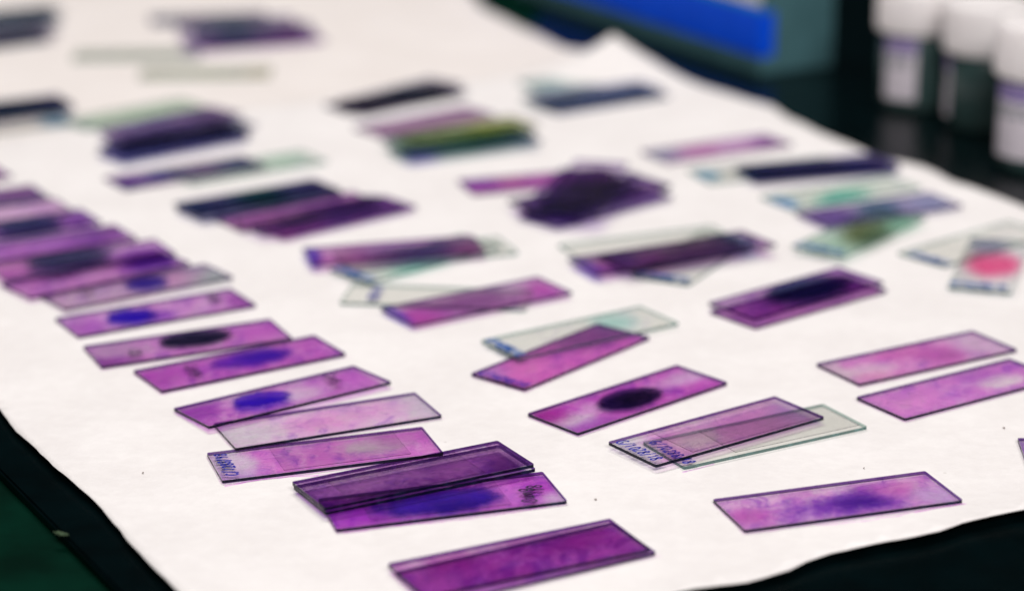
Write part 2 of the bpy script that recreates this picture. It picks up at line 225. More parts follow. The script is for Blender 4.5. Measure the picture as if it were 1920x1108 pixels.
('X2', 'slide with a yellow green patch behind the dark green one', (-24.13, 1187.03, 0.6118), (1.05, 0, 0), ((170, 180, 120), (190, 190, 110)), 0.1, [[13.1, -4.3, 13, 12, (192, 192, 70), 1, 0.4, 0.3]], 0.1, True, None, []),
('Y0', 'pale grey slide just in front of the lifted paper corner', (43.71, 1311.08, 0.3871), (0, 0, 0), ((190, 200, 196), (196, 204, 198)), 0.1, [[-26.9, 0.3, 12, 10, (140, 168, 174), 0.9, 0.5, 0.3]], 0.1, True, None, []),
('Y1', 'slate blue slide in front of the pale grey one by the lifted paper corner', (44.93, 1264.9, 0.4974), (1.05, 0, 0), ((160, 170, 176), (170, 180, 180)), 0.2, [[-20.6, -5.9, 12, 7, (44, 70, 120), 1, 0.5, 0.3], [13.3, -0.8, 20, 7, (80, 84, 140), 1, 0.5, 0.3], [34.5, -0.4, 6, 9, (90, 130, 156), 0.8, 0.5, 0.3]], 0.1, True, None, []),
('P0', 'magenta slide sticking out left from under the dark pile', (13.8, 1089.67, 0.3217), (0, 0, 0), ((169, 88, 168), (192, 105, 168)), 0.1, [[-27.7, 4.8, 12, 9, (131, 60, 168), 0.9, 0.5, 0.3], [-13.3, 7.2, 8, 8, (198, 116, 158), 0.8, 0.5, 0.3]], 0.2, True, None, []),
('P2', 'violet slide with a magenta right end inside the dark pile', (36.53, 1050.26, 0.6143), (3.15, 0, 0), ((144, 90, 174), (134, 84, 164)), 0.05, [[22.8, -15.1, 10, 9, (144, 50, 148), 1, 0.5, 0.3]], 0.3, True, None, []),
('P3', 'dark violet slide pointing away from the camera in the dark pile', (26.42, 1053.21, 1.2905), (4.2, 0, 0), ((150, 116, 182), (140, 110, 174)), 0.03, [], 0.3, True, None, []),
('P4', 'smoky black smeared slide, third from the top of the dark pile', (37.54, 1042.95, 0.6665), (5.25, 0, 0), ((170, 150, 176), (150, 140, 160)), 0.04, [[11.3, 2.1, 16, 8, (20, 30, 42), 1, 0.5, 0.4], [12.1, 22.6, 14, 7, (80, 90, 90), 0.8, 0.5, 0.3]], 0.3, True, None, []),
('Z1', 'pink slide with a purple right tip and grey left tip, far right row', (104.97, 1152.58, 0.5017), (0, 0, 0), ((198, 147, 194), (204, 168, 202)), 0.2, [[-30.3, 2.7, 9, 9, (140, 150, 176), 0.9, 0.5, 0.3], [-9.1, 3.3, 12, 8, (198, 116, 174), 0.8, 0.5, 0.3], [30.6, -1.1, 10, 8, (132, 70, 148), 1, 0.5, 0.3]], 0.1, True, None, []),
('Z2', 'narrow looking navy slide reaching over the far right paper edge', (149.69, 1104.87, 0.2706), (1.05, 0, 0), ((58, 56, 116), (50, 50, 110)), 0.03, [[-33.9, 3.5, 10, 9, (34, 70, 116), 1, 0.5, 0.3], [39.3, 6.0, 9, 9, (92, 44, 109), 1, 0.5, 0.3]], 0.1, True, None, []),
('Z3', 'clear slide with a sky blue tip left of the navy one', (126.59, 1109.47, 0.3565), (0, 0, 0), ((214, 212, 202), (216, 214, 206)), 0.1, [[-32.9, 1.2, 6, 7, (90, 146, 186), 1, 0.5, 0.3]], 0.1, True, None, []),
('w1', 'clear slide with a jade green patch and blue tip, right cluster', (156.76, 1066.64, 0.5147), (0, 0, 0), ((200, 206, 196), (206, 210, 200)), 0.1, [[-34.6, -0.7, 6, 9, (80, 130, 196), 1, 0.4, 0.3], [-6.0, -10.9, 14, 9, (24, 150, 130), 1, 0.45, 0.3], [5.0, 1.5, 14, 4, (150, 204, 186), 0.8, 0.5, 0.3]], 0.1, True, None, []),
('w2', 'slate slide with a purple left part across the right cluster', (169.5, 1031.87, 0.4773), (1.05, 0, 0), ((130, 120, 156), (150, 130, 166)), 0.1, [[-25.0, 2.1, 13, 9, (81, 50, 129), 1, 0.45, 0.3], [2.4, 5.0, 11, 9, (50, 80, 116), 1, 0.5, 0.3], [30.3, -0.4, 15, 9, (124, 130, 170), 0.9, 0.5, 0.3]], 0.1, True, None, []),
('w3', 'slide with an olive brown smear and pale blue writing, right cluster', (154.94, 991.36, 0.928), (2.1, 0, 0), ((160, 190, 172), (170, 190, 176)), 0.1, [[2.6, -0.2, 15, 8, (66, 72, 34), 1, 0.5, 0.4], [-1.4, -9.0, 14, 6, (52, 74, 56), 0.9, 0.5, 0.4], [27.9, -5.5, 12, 9, (110, 164, 136), 1, 0.5, 0.3]], 0.1, True, None, [('C/10288/18', -35.4, 1.2, 4.6, -1, 's')]),
('r1', 'purple slide with a blue left tip, middle row', (-51.0, 964.38, 0.2507), (2.1, 0, 0), ((163, 80, 158), (173, 94, 168)), 0.12, [[-36.6, 3.1, 5, 12, (48, 24, 158), 1, 0.25, 0.2], [-18.6, 5.7, 8, 8, (134, 56, 133), 0.9, 0.5, 0.3], [7.4, 0.4, 20, 7, (100, 66, 139), 0.9, 0.5, 0.4], [33.0, -2.2, 12, 10, (159, 76, 148), 0.8, 0.5, 0.3], [-22.4, -2.3, 6, 9, (198, 116, 178), 0.7, 0.5, 0.3]], 0.3, True, None, []),
('r1c', 'clear slide showing past the right end of the blue tipped purple one', (-37.24, 967.44, 0.3511), (0, 0, 0), ((214, 216, 206), (216, 216, 208)), 0.1, [], 0.1, False, None, []),
('r2', 'clear slide with a sea green film and blue writing, middle row', (-40.85, 957.29, 0.7613), (1.05, 0, 0), ((214, 216, 206), (206, 212, 202)), 0.1, [[-5.5, -9.0, 17, 6, (120, 190, 176), 0.9, 0.5, 0.4], [6.6, 4.6, 20, 6, (60, 120, 150), 0.8, 0.5, 0.4]], 0.1, True, None, [('G/10288/18', -34.9, 0.4, 4.6, -1, 's')]),
('r4c', 'clear slide with blue writing under the pink slide of the middle row', (-30.61, 906.39, -0.1355), (0, 0, 0), ((206, 206, 196), (212, 212, 202)), 0.15, [], 0.1, False, None, [('G/10288', -25.8, 1.7, 4.4, -1, 'b')]),
('r4', 'magenta slide with a blue left edge on a clear one, middle row', (-14.03, 897.35, 0.5757), (1.05, 0, 0), ((169, 88, 166), (188, 122, 184)), 0.25, [[-29.7, -5.3, 10, 9, (177, 63, 158), 0.9, 0.6, 0.3], [-38.0, 3.5, 4, 14, (58, 40, 168), 1, 0.4, 0.2], [-0.3, 1.7, 18, 8, (129, 78, 141), 0.8, 0.6, 0.4], [34.1, 0.4, 12, 10, (182, 74, 170), 0.9, 0.5, 0.3], [21.1, 4.7, 8, 7, (205, 168, 202), 0.7, 0.6, 0.4]], 0.3, True, None, []),
('r3c', 'clear slide with blue writing lying over the bright pink one', (26.82, 857.23, 0.5832), (1.05, 0, 0), ((216, 218, 206), (214, 216, 206)), 0.1, [[18.3, 3.9, 9, 9, (130, 190, 184), 0.7, 0.5, 0.4]], 0.1, True, None, [('G/10288/18', -36.3, 0.4, 4.2, -1, 's')]),
('L', 'bright pink slide with blue writing, beneath the clear one', (19.05, 833.24, 0.8684), (0, 0, 0), ((198, 97, 176), (188, 88, 174)), 0.12, [[24.2, 4.8, 18, 10, (125, 60, 139), 0.8, 0.5, 0.4], [-20.2, 0.2, 12, 8, (213, 116, 184), 0.7, 0.6, 0.4], [-33.2, 11.3, 9, 9, (179, 126, 194), 0.8, 0.5, 0.3]], 0.3, True, None, [('C/10288/18', -36.3, -0.5, 4.2, -1, 'b')]),
('K', 'magenta slide with a crisp black oval, in the centre of the front', (42.16, 786.29, 0.7333), (0, 0, 0), ((188, 80, 178), (179, 78, 172)), 0.1, [[-0.5, -0.6, 14, 8.2, (6, 4, 40), 1, 0.12, 0.1], [3.2, -0.9, 9, 5, (2, 4, 20), 1, 0.6, 0.2], [-30.6, -2.2, 10, 6.5, (208, 192, 206), 0.95, 0.4, 0.6], [-15.8, 1.6, 6, 6, (205, 158, 204), 0.9, 0.5, 0.5], [35.4, 2.0, 22, 6, (206, 170, 212), 0.9, 0.55, 0.4], [-33.9, 8.7, 8, 9, (144, 30, 129), 0.8, 0.6, 0.6], [-30.0, -9.1, 14, 4, (144, 80, 168), 0.7, 0.6, 0.5]], 0.4, True, None, []),
('P1', 'pink slide with a ringed drop mark resting on a clear one, right of centre', (70.99, 751.04, 0.6224), (1.08, 0, 0), ((217, 147, 204), (202, 118, 192)), 0.18, [[-36.5, 3.1, 11, 14, (206, 202, 208), 0.9, 0.35, 0.3], [-10.6, -2.4, 10, 8, (206, 180, 196), 0.8, 0.5, 0.5], [14.1, -4.6, 17, 9, (200, 120, 192), 0.8, 0.05, 0.06], [38.6, 0.3, 13, 12, (169, 126, 188), 0.8, 0.5, 0.4], [21.5, 9.5, 13, 6, (205, 126, 192), 0.7, 0.6, 0.4]], 0.3, True, (-21, 37, -12, 12), [('G/1028/18', -36.6, 0.1, 4.4, -1, 'b')]),
('P3c', 'clear slide with blue writing beneath the ringed pink one', (84.1, 749.51, 0.5051), (0, 0, 0), ((220, 222, 210), (218, 220, 208)), 0.1, [], 0.1, False, (-16, 36, -11, 12), [('G/10288/18', -36.4, -0.5, 4.4, -1, 'b')]),
('M', 'pink slide with a rounded magenta spot, rear one of the right hand pair', (153.39, 830.16, 0.5237), (0, 0, 0), ((209, 136, 194), (198, 109, 180)), 0.2, [[-23.4, -2.0, 11, 6, (222, 186, 206), 0.9, 0.5, 0.5], [10.7, -2.6, 10, 7, (180, 88, 168), 0.9, 0.3, 0.3], [33.8, -0.3, 14, 14, (206, 184, 206), 0.85, 0.5, 0.4], [-2.4, 6.6, 14, 6, (196, 94, 172), 0.7, 0.5, 0.5], [-36.2, 5.5, 5, 13, (208, 196, 200), 0.8, 0.4, 0.2], [-27.4, -8.6, 7, 4, (227, 147, 188), 0.8, 0.6, 0.5]], 0.2, True, None, []),
('N', 'pink slide with a pale oval window, front one of the right hand pair', (162.79, 795.87, 0.5747), (0, 0, 0), ((204, 126, 196), (188, 109, 188)), 0.2, [[17.4, -3.0, 10, 6, (222, 206, 214), 0.98, 0.3, 0.3], [13.8, 8.5, 9, 10, (163, 90, 180), 0.6, 0.7, 0.5], [-25.2, 0.3, 14, 8, (213, 139, 198), 0.7, 0.6, 0.5]], 0.25, True, None, []),
('Q', 'corner of a mauve slide cut by the right edge', (210.38, 729.16, -0.0772), (0, 0, 0), ((144, 110, 168), (163, 120, 178)), 0.2, [], 0.3, True, None, []),
('O0', 'magenta slide under the one with a big navy blot', (117.07, 899.31, 0.6758), (0, 0, 0), ((192, 122, 184), (198, 136, 194)), 0.12, [], 0.3, True, None, []),
('O1', 'slide with a big navy blot, on top of a magenta one', (116.74, 905.59, 0.686), (1.25, 0, 0.4), ((157, 92, 166), (134, 60, 148)), 0.12, [[7.1, 0.8, 22, 11.5, (2, 12, 50), 1, 0.22, 0.2], [35.0, 1.4, 12, 10, (100, 46, 129), 0.9, 0.6, 0.4], [-31.6, 3.6, 12, 9, (169, 122, 178), 0.7, 0.6, 0.4]], 0.4, True, None, []),
('R0', 'clear slide pointing away under the dusky purple slides, blue writing in front', (79.23, 961.35, 1.0962), (0, 0, 0), ((222, 220, 212), (218, 218, 208)), 0.1, [], 0.1, False, None, [('G/10288/18', -32.8, 0.4, 4.4, -1, 's')]),
('R1', 'purple slide with a violet blue left tip, centre right row', (63.55, 956.07, 0.4661), (2.1, 0, 0), ((163, 100, 164), (144, 90, 154)), 0.1, [[-37.6, -1.1, 5, 14, (54, 28, 158), 1, 0.35, 0.2], [-26.7, -2.4, 7, 8, (159, 66, 152), 0.9, 0.5, 0.3]], 0.3, True, None, []),
('R2', 'smoky mauve slide lying on the violet tipped one, centre right row', (75.72, 957.92, 0.5399), (3.15, 0, 0), ((140, 116, 140), (130, 110, 136)), 0.15, [[-32.4, 5.0, 8, 10, (58, 40, 109), 0.9, 0.5, 0.3], [-19.5, -0.2, 9, 6, (154, 90, 139), 0.8, 0.5, 0.3], [-4.0, -9.7, 26, 3, (76, 70, 110), 0.8, 0.5, 0.3], [35.6, -5.9, 6, 12, (115, 50, 129), 1, 0.4, 0.3], [26.3, 1.8, 6, 14, (50, 54, 120), 1, 0.35, 0.3]], 0.2, True, None, []),
('R3', 'clear slide behind the smoky mauve one, centre right row', (60.24, 978.89, 0.3992), (1.05, 0, 0), ((216, 214, 200), (214, 214, 200)), 0.1, [], 0.1, False, None, []),
('y1', 'clear slide with faded blue writing near the right edge', (204.87, 980.96, 0.7029), (0, 0, 0), ((210, 208, 202), (206, 206, 200)), 0.1, [], 0.1, False, None, [('G/10288/18', -38.9, -3.3, 4.4, -1, 's')]),
('y2', 'slide with a hot pink round spot near the right edge', (203.67, 945.02, 1.2576), (1.05, 0, 0), ((206, 202, 202), (206, 204, 204)), 0.1, [[1.8, -0.7, 17, 11.5, (240, 74, 129), 1, 0.35, 0.2], [33.7, 4.7, 14, 8, (110, 110, 150), 0.9, 0.5, 0.3]], 0.1, True, None, [('G/10288/18', -31.9, 1.2, 4.6, -1, 's')]),
('U9b', 'second dark navy slide lying on the blackish one, left edge', (-277.89, 1233.46, 0.5341), (1.05, 0, 0), ((30, 36, 80), (24, 44, 76)), 0.02, [], 0.2, True, None, []),
('V1b', 'smoky slide in the middle of the far top left stack', (-329.89, 1479.61, 0.5766), (1.05, 0, 0), ((50, 60, 80), (44, 64, 80)), 0.02, [], 0.2, True, None, []),
('V1c', 'dark slide at the front of the far top left stack', (-326.28, 1423.19, 0.6144), (0, 0, 0), ((26, 44, 68), (36, 48, 72)), 0.02, [], 0.2, True, None, []),
('V4b', 'teal and mauve slide beneath the dark teal one, far left cluster', (-164.64, 1458.8, 0.2657), (1.05, 0, 0), ((90, 110, 130), (115, 90, 148)), 0.1, [[-10.1, 7.1, 14, 10, (26, 76, 92), 1, 0.5, 0.3], [24.9, 0.6, 10, 8, (144, 84, 162), 0.9, 0.5, 0.3]], 0.1, True, None, []),
('W1b', 'second navy slide stacked on the maroon and navy one, far row', (-61.12, 1261.93, 0.7435), (1.05, 0, 0), ((70, 60, 96), (60, 50, 90)), 0.05, [[13.5, -5.9, 14, 9, (10, 24, 52), 1, 0.5, 0.4]], 0.1, True, None, []),
('Y1b', 'dusty blue slide lying on the slate one near the lifted corner', (46.74, 1268.94, 0.5351), (2.1, 0, 0), ((110, 120, 160), (100, 110, 156)), 0.1, [], 0.1, True, None, []),
('Z2b', 'dull violet slide stacked on the navy one at the far right edge', (150.94, 1106.36, 0.3224), (2.1, 0, 0), ((90, 84, 140), (80, 80, 140)), 0.03, [], 0.1, True, None, []),
('U6b', 'smoky grey violet slide, uppermost of the rear left pile', (-170.74, 1174.08, 0.7153), (3.15, 0, 0), ((140, 140, 166), (150, 140, 176)), 0.05, [[22.5, -5.1, 14, 9, (50, 60, 80), 1, 0.5, 0.4]], 0.2, True, None, []),
('P5', 'plum slide pointing away low in the dark pile', (28.31, 1052.08, 1.2956), (2.1, 0, 0), ((169, 126, 188), (159, 110, 184)), 0.03, [], 0.3, True, None, []),
('P6', 'greyish plum slide pointing away just under the topmost of the dark pile', (37.02, 1041.66, 1.2865), (6.3, 0, 0), ((176, 146, 190), (160, 136, 176)), 0.03, [], 0.3, True, None, []),
('U6c', 'ink blue slide jutting out in front of the rear left pile', (-172.89, 1157.68, 0.7108), (1.05, 0, 0), ((86, 90, 160), (96, 84, 150)), 0.03, [], 0.2, True, None, []),
('U3b', 'navy slide lying on the dark teal one, second row', (-117.47, 1049.02, 0.6499), (1.05, 0, 0), ((120, 126, 160), (126, 116, 164)), 0.03, [[5.4, 3.3, 12, 10, (20, 84, 80), 0.9, 0.6, 0.4]], 0.3, True, None, []),
('W1c', 'slate slide at the back of the navy stack, far row', (-61.81, 1270.4, 0.8598), (2.1, 0, 0), ((90, 84, 110), (80, 80, 104)), 0.03, [[6.8, -1.3, 16, 10, (16, 30, 56), 1, 0.5, 0.4]], 0.1, True, None, []),
('X1b', 'grey green slide lying across the yellow patched one', (-27.29, 1164.72, 0.4697), (3.15, 0, 0), ((110, 140, 130), (96, 130, 120)), 0.05, [[9.3, -6.2, 18, 10, (60, 104, 90), 0.9, 0.5, 0.3]], 0.1, True, None, []),
('V4c', 'purple slide at the front of the far left cluster', (-155.89, 1429.13, 0.3173), (0, 0, 0), ((144, 100, 168), (154, 104, 172)), 0.1, [[-16.5, 1.3, 14, 10, (30, 80, 100), 1, 0.5, 0.3]], 0.1, True, None, []),
('V3b', 'slate violet slide between the grey and mauve ones, far left cluster', (-177.21, 1476.51, 0.2071), (2.1, 0, 0), ((130, 120, 156), (134, 110, 158)), 0.1, [[-3.7, 2.0, 14, 10, (24, 70, 88), 1, 0.5, 0.3]], 0.1, True, None, []),
('Y1c', 'lavender blue slide at the front of the stack near the lifted corner', (50.0, 1261.36, 0.581), (0, 0, 0), ((110, 120, 164), (120, 126, 170)), 0.1, [], 0.1, True, None, []),
('U2b', 'mauve slide laid over both the pink and dark smeared ones, second row', (-87.68, 1021.63, 0.6598), (2.1, 0, 0), ((198, 164, 206), (192, 158, 204)), 0.1, [[15.8, 5.9, 18, 9, (67, 44, 129), 0.9, 0.6, 0.4]], 0.3, True, None, []),
('P8', 'pale plum slide, topmost and furthest back on the dark pile', (34.42, 1054.18, 1.3241), (7.35, 0, 0), ((186, 156, 200), (180, 150, 196)), 0.03, [], 0.2, True, None, []),
('P9', 'mauve slide along the front of the dark pile', (39.5, 1038.99, 0.759), (1.05, 0, 0), ((169, 147, 188), (163, 130, 188)), 0.03, [], 0.2, True, None, []),
]

# ------------------------------------------------------------------ the bench, the board and the paper
def outline(pts, step=4.0, jitter=0.0, seed=0):
    """closed outline in mm resampled and roughened"""
    rnd = random.Random(seed); out = []
    for i, a in enumerate(pts):
        b = pts[(i + 1) % len(pts)]; L = math.dist(a, b); n = max(1, int(L / step))
        for k in range(n):
            f = k / n; x = a[0] + (b[0] - a[0]) * f; y = a[1] + (b[1] - a[1]) * f
            v = mnoise.noise(Vector((x * .035 + seed, y * .035, seed))) * jitter + mnoise.noise(Vector((x * .12, y * .12, seed + 5))) * jitter * .35
            nx, ny = (b[1] - a[1]) / L, -(b[0] - a[0]) / L
            out.append((x + nx * v, y + ny * v))
    return out
def sheet(name, pts, zf, mat, grid=7.0, thick=.18):
    """a thin sheet with a free outline, sampled inside on a grid so that it can undulate"""
    xs = [p[0] for p in pts]; ys = [p[1] for p in pts]
    verts = [Vector(p) for p in pts]; n = len(verts)
    edges = [(i, (i + 1) % n) for i in range(n)]
    def inside(x, y):
        r = False; j = n - 1
        for i in range(n):
            xi, yi = pts[i]; xj, yj = pts[j]
            if (yi > y) != (yj > y) and x < (xj - xi) * (y - yi) / (yj - yi) + xi: r = not r
            j = i
        return r
    row = 0; y = min(ys)
    while y < max(ys):
        x = min(xs) + (row % 2) * grid / 2
        while x < max(xs):
            if inside(x, y): verts.append(Vector((x, y)))
            x += grid
        y += grid * .87; row += 1
    vs_, es_, fs_, *_ = delaunay_2d_cdt(verts, edges, [list(range(n))], 1, 1e-4)
    me = bpy.data.meshes.new(name)
    me.from_pydata([(v.x * MM, v.y * MM, zf(v.x, v.y) * MM) for v in vs_], [], [list(f) for f in fs_])
    bm = bmesh.new(); bm.from_mesh(me); bmesh.ops.recalc_face_normals(bm, faces=bm.faces)
    if sum(f.normal.z for f in bm.faces) < 0: bmesh.ops.reverse_faces(bm, faces=bm.faces)
    bm.to_mesh(me); bm.free()
    for p in me.polygons: p.use_smooth = True
    o = obj(name, me, mat)
    m = o.modifiers.new('thickness', 'SOLIDIFY'); m.thickness = thick * MM; m.offset = -1
    return o

bm = bmesh.new(); bmesh.ops.create_grid(bm, x_segments=1, y_segments=1, size=3.0)
bench = obj('bench_top', bm, M_BENCH); bench.location = (0, 1.5, -.0062); bench['kind'] = 'structure'

def slab(name, pts, z0, z1, mat, bev=.6):
    bm = bmesh.new(); f = bm.faces.new([bm.verts.new((x * MM, y * MM, z0 * MM)) for x, y in pts])
    r = bmesh.ops.extrude_face_region(bm, geom=[f]); bmesh.ops.translate(bm, vec=(0, 0, (z1 - z0) * MM), verts=[v for v in r['geom'] if isinstance(v, bmesh.types.BMVert)])
    bmesh.ops.recalc_face_normals(bm, faces=bm.faces)
    if bev: bmesh.ops.bevel(bm, geom=list(bm.edges), offset=bev * MM, segments=2, affect='EDGES')
    return obj(name, bm, mat)
board = slab('black_board', [(-52, 520), (900, 1020), (900, 1950), (60, 1950), (14, 1480), (-430, 1169)], -6, -2.2, M_BOARD, .8)
tag(board, 'flat black board under the paper sheets on the green bench', 'board')

A_, B_, D_, E_ = (-65, 563), (377, 797), (60, 1350), (-372, 1122)
def dseg(x, y, a, b):
    dx, dy = b[0] - a[0], b[1] - a[1]; f = max(0, min(1, ((x - a[0]) * dx + (y - a[1]) * dy) / (dx * dx + dy * dy)))
    return math.hypot(x - a[0] - f * dx, y - a[1] - f * dy)
def z_front(x, y):
    base = -.14 + .10 * mnoise.noise(Vector((x * .012, y * .012, 3)))
    d = min(dseg(x, y, A_, B_), dseg(x, y, A_, E_), dseg(x, y, B_, D_))
    c = max(0, 1 - d / 22); w = .5 + .5 * mnoise.noise(Vector((x * .02, y * .02, 9)))
    z = base + c * c * 2.2 * w
    k = max(0, 1 - math.hypot(x - D_[0], y - D_[1]) / 62)
    z += 19 * k ** 1.6                                        # the far corner curls up
    return z
front_edge = [A_, (20, 607), (53.2, 625.5), (69.4, 631.3), (83.1, 639.5), (88.6, 645.3), (97.4, 651.1), (111.4, 657.4), (120.1, 660.9), (132.7, 667.0), (140.5, 673.1), (151.7, 678.5), (162.8, 683.6), (250, 731), B_]
right_edge = [(310, 914), (237.9, 1039.7), (227.9, 1064.1), (220.3, 1077.8), (213.9, 1084.7), (209.7, 1105), (204.2, 1118.5), (194.6, 1126), (185, 1131.5), (175.3, 1157.8), (162.7, 1187.7), (149.8, 1221.5), (144.1, 1249.3), (131.3, 1267.8), (105.3, 1310), (86, 1335), D_]
far_edge = [(12.9, 1337.5), (-33.2, 1305.5), (-106.6, 1266), (-250, 1188), E_]
left_edge = [(-183.1, 778.3), (-176.5, 764.9), (-172.7, 757.1), (-162.2, 739.4), (-153.9, 724.3), (-146.4, 712.1), (-137.8, 698.4), (-131.8, 688.2), (-122.3, 669.1), (-116.8, 657.6), (-110, 644.9), (-100.3, 626.7)]
paper = sheet('paper_sheet', outline(front_edge + right_edge + far_edge + left_edge, 4, 1.1, 2), z_front, M_PAPER)
tag(paper, 'large white absorbent paper sheet with wavy edges under most of the slides', 'paper')
def z_back(x, y): return -1.0 + .25 * mnoise.noise(Vector((x * .012, y * .012, 30)))
paper2 = sheet('paper_sheet', outline([(85, 1290), (53, 1400), (33, 1412), (14, 1463), (0, 1495), (-10, 1522), (-21, 1555), (-29, 1611), (-60, 1720), (-420, 1780), (-820, 1500), (-620, 1060), (-330, 1130)], 6, 1.5, 7), z_back, M_PAPER2, 12)
tag(paper2, 'cream paper sheet behind the white one, far left', 'paper')

# ------------------------------------------------------------------ glass slides
LX, LY, TH = 38.0, 13.0, 1.2
def rrect(hx, hy, r, seg=4):
    pts = []
    for cx, cy, a0 in ((hx - r, hy - r, 0), (-hx + r, hy - r, 90), (-hx + r, -hy + r, 180), (hx - r, -hy + r, 270)):
        for k in range(seg + 1):
            a = R(a0 + 90 * k / seg); pts.append((cx + r * math.cos(a), cy + r * math.sin(a)))
    return pts
def slab_mesh(name, hx, hy, th, r, cham, mats):
    """plate with rounded corners and a ground chamfer: slots top, edge, underside"""
    bm = bmesh.new(); rings = []
    prof = [(0, cham), (cham, 0), (th - cham, 0), (th, cham)] if cham else [(0, 0), (th, 0)]
    for z, ins in prof: rings.append([bm.verts.new((x * MM, y * MM, z * MM)) for x, y in rrect(hx - ins, hy - ins, max(.05, r - ins))])
    n = len(rings[0])
    for a, b in zip(rings, rings[1:]):
        for i in range(n):
            f = bm.faces.new((a[i], a[(i + 1) % n], b[(i + 1) % n], b[i])); f.material_index = 0 if (cham and a is rings[2]) else 1
    f = bm.faces.new(rings[-1]); f.material_index = 0
    f = bm.faces.new(list(reversed(rings[0]))); f.material_index = 2
    me = bpy.data.meshes.new(name); bm.to_mesh(me); bm.free()
    for m in mats: me.materials.append(m)
    return me
ME_STAINED = slab_mesh('stained_slide_glass', LX, LY, TH, .7, .05, [M_GLASS, M_EDGE_STAINED, M_UNDER])
ME_CLEAR = slab_mesh('clear_slide_glass', LX, LY, TH, .7, .05, [M_GLASS, M_EDGE_CLEAR, M_UNDER])
def film_mesh():
    bm = bmesh.new(); bm.faces.new([bm.verts.new((x * MM, y * MM, 0)) for x, y in rrect(LX - .12, LY - .12, .6)])
    return bm
# hand lettering: strokes in a 0..0.6 x 0..1 cell
GL = {'0': [[(.3, 1), (.08, .75), (.05, .35), (.25, 0), (.5, .2), (.55, .65), (.32, .98)]], '1': [[(.2, .78), (.36, 1), (.3, 0)]],
      '2': [[(.05, .78), (.25, 1), (.5, .82), (.42, .5), (.03, .02), (.58, .06)]],
      '8': [[(.5, .85), (.3, 1), (.1, .82), (.28, .55), (.52, .28), (.34, 0), (.08, .16), (.24, .48), (.5, .72), (.48, .9)]],
      '9': [[(.5, .8), (.3, 1), (.08, .8), (.2, .55), (.48, .7), (.5, .86), (.44, .3), (.3, 0)]],
      '/': [[(.02, -.18), (.5, 1.15)]], 'C': [[(.58, .85), (.35, 1.02), (.08, .7), (.06, .3), (.3, 0), (.6, .16)]],
      'G': [[(.56, .85), (.34, 1.02), (.08, .7), (.06, .3), (.3, 0), (.54, .12), (.56, .45), (.34, .43)]],
      'u': [[(.08, .6), (.1, .15), (.25, 0), (.42, .18), (.46, .6), (.48, .05), (.6, .05)]],
      'n': [[(.06, .6), (.1, 0), (.14, .4), (.32, .6), (.44, .42), (.46, 0)]],
      'g': [[(.48, .5), (.28, .62), (.08, .4), (.2, .1), (.44, .2), (.48, .58), (.44, -.3), (.2, -.4), (.08, -.2)]]}
def lettering(text, cx, cy, h, direction, width, seed, line2=None):
    cx = max(-37.3 + h * .62, min(37.3 - h * .62, cx)); rnd = random.Random(seed); bm = bmesh.new()
    def ribbon(pts):
        # smooth the stroke, then lay a flat ink ribbon along it
        sm = []
        for i in range(len(pts) - 1):
            p0 = pts[max(0, i - 1)]; p1 = pts[i]; p2 = pts[i + 1]; p3 = pts[min(len(pts) - 1, i + 2)]
            for k in range(4):
                f = k / 4; sm.append(tuple(.5 * (2 * b + (c - a) * f + (2 * a - 5 * b + 4 * c - d) * f * f + (-a + 3 * b - 3 * c + d) * f ** 3) for a, b, c, d in zip(p0, p1, p2, p3)))
        sm.append(pts[-1]); prev = None
        for i, p in enumerate(sm):
            a = sm[max(0, i - 1)]; b = sm[min(len(sm) - 1, i + 1)]; L = math.dist(a, b) or 1
            wv = width * (.75 + .5 * rnd.random() * .6) * .5
            nx, ny = -(b[1] - a[1]) / L * wv, (b[0] - a[0]) / L * wv
            cur = [bm.verts.new((p[0] + nx, p[1] + ny, 0)), bm.verts.new((p[0] - nx, p[1] - ny, 0))]
            if prev: bm.faces.new((prev[0], prev[1], cur[1], cur[0]))
            prev = cur
    lines = [text] + ([line2] if line2 else [])
    for li, tx in enumerate(lines):
        n = len(tx); adv = h * .62 * (.86 if n > 8 else 1.0)
        if n * adv > 23: adv = 23 / n
        x0 = -n * adv / 2 if li == 0 else n * adv * -.2 + 3
        for k, ch in enumerate(tx):
            ox, oy = x0 + k * adv + rnd.uniform(-.15, .15), -h / 2 - li * h * .95 + rnd.uniform(-.25, .25); sl = .18 + rnd.uniform(-.06, .06)
            for st in GL[ch]:
                ribbon([(ox + (px + sl * py) * adv * 1.35, oy + py * h * (.9 + .1 * rnd.random())) for px, py in st])
    for v in bm.verts:
        x, y = v.co.x, v.co.y
        u, vv = (y, -x) if direction < 0 else (-y, x)
        v.co = ((min(37.4, max(-37.4, cx + u))) * MM, (min(12.5, max(-12.5, cy + vv))) * MM, 0)
    bmesh.ops.recalc_face_normals(bm, faces=bm.faces)
    return bm

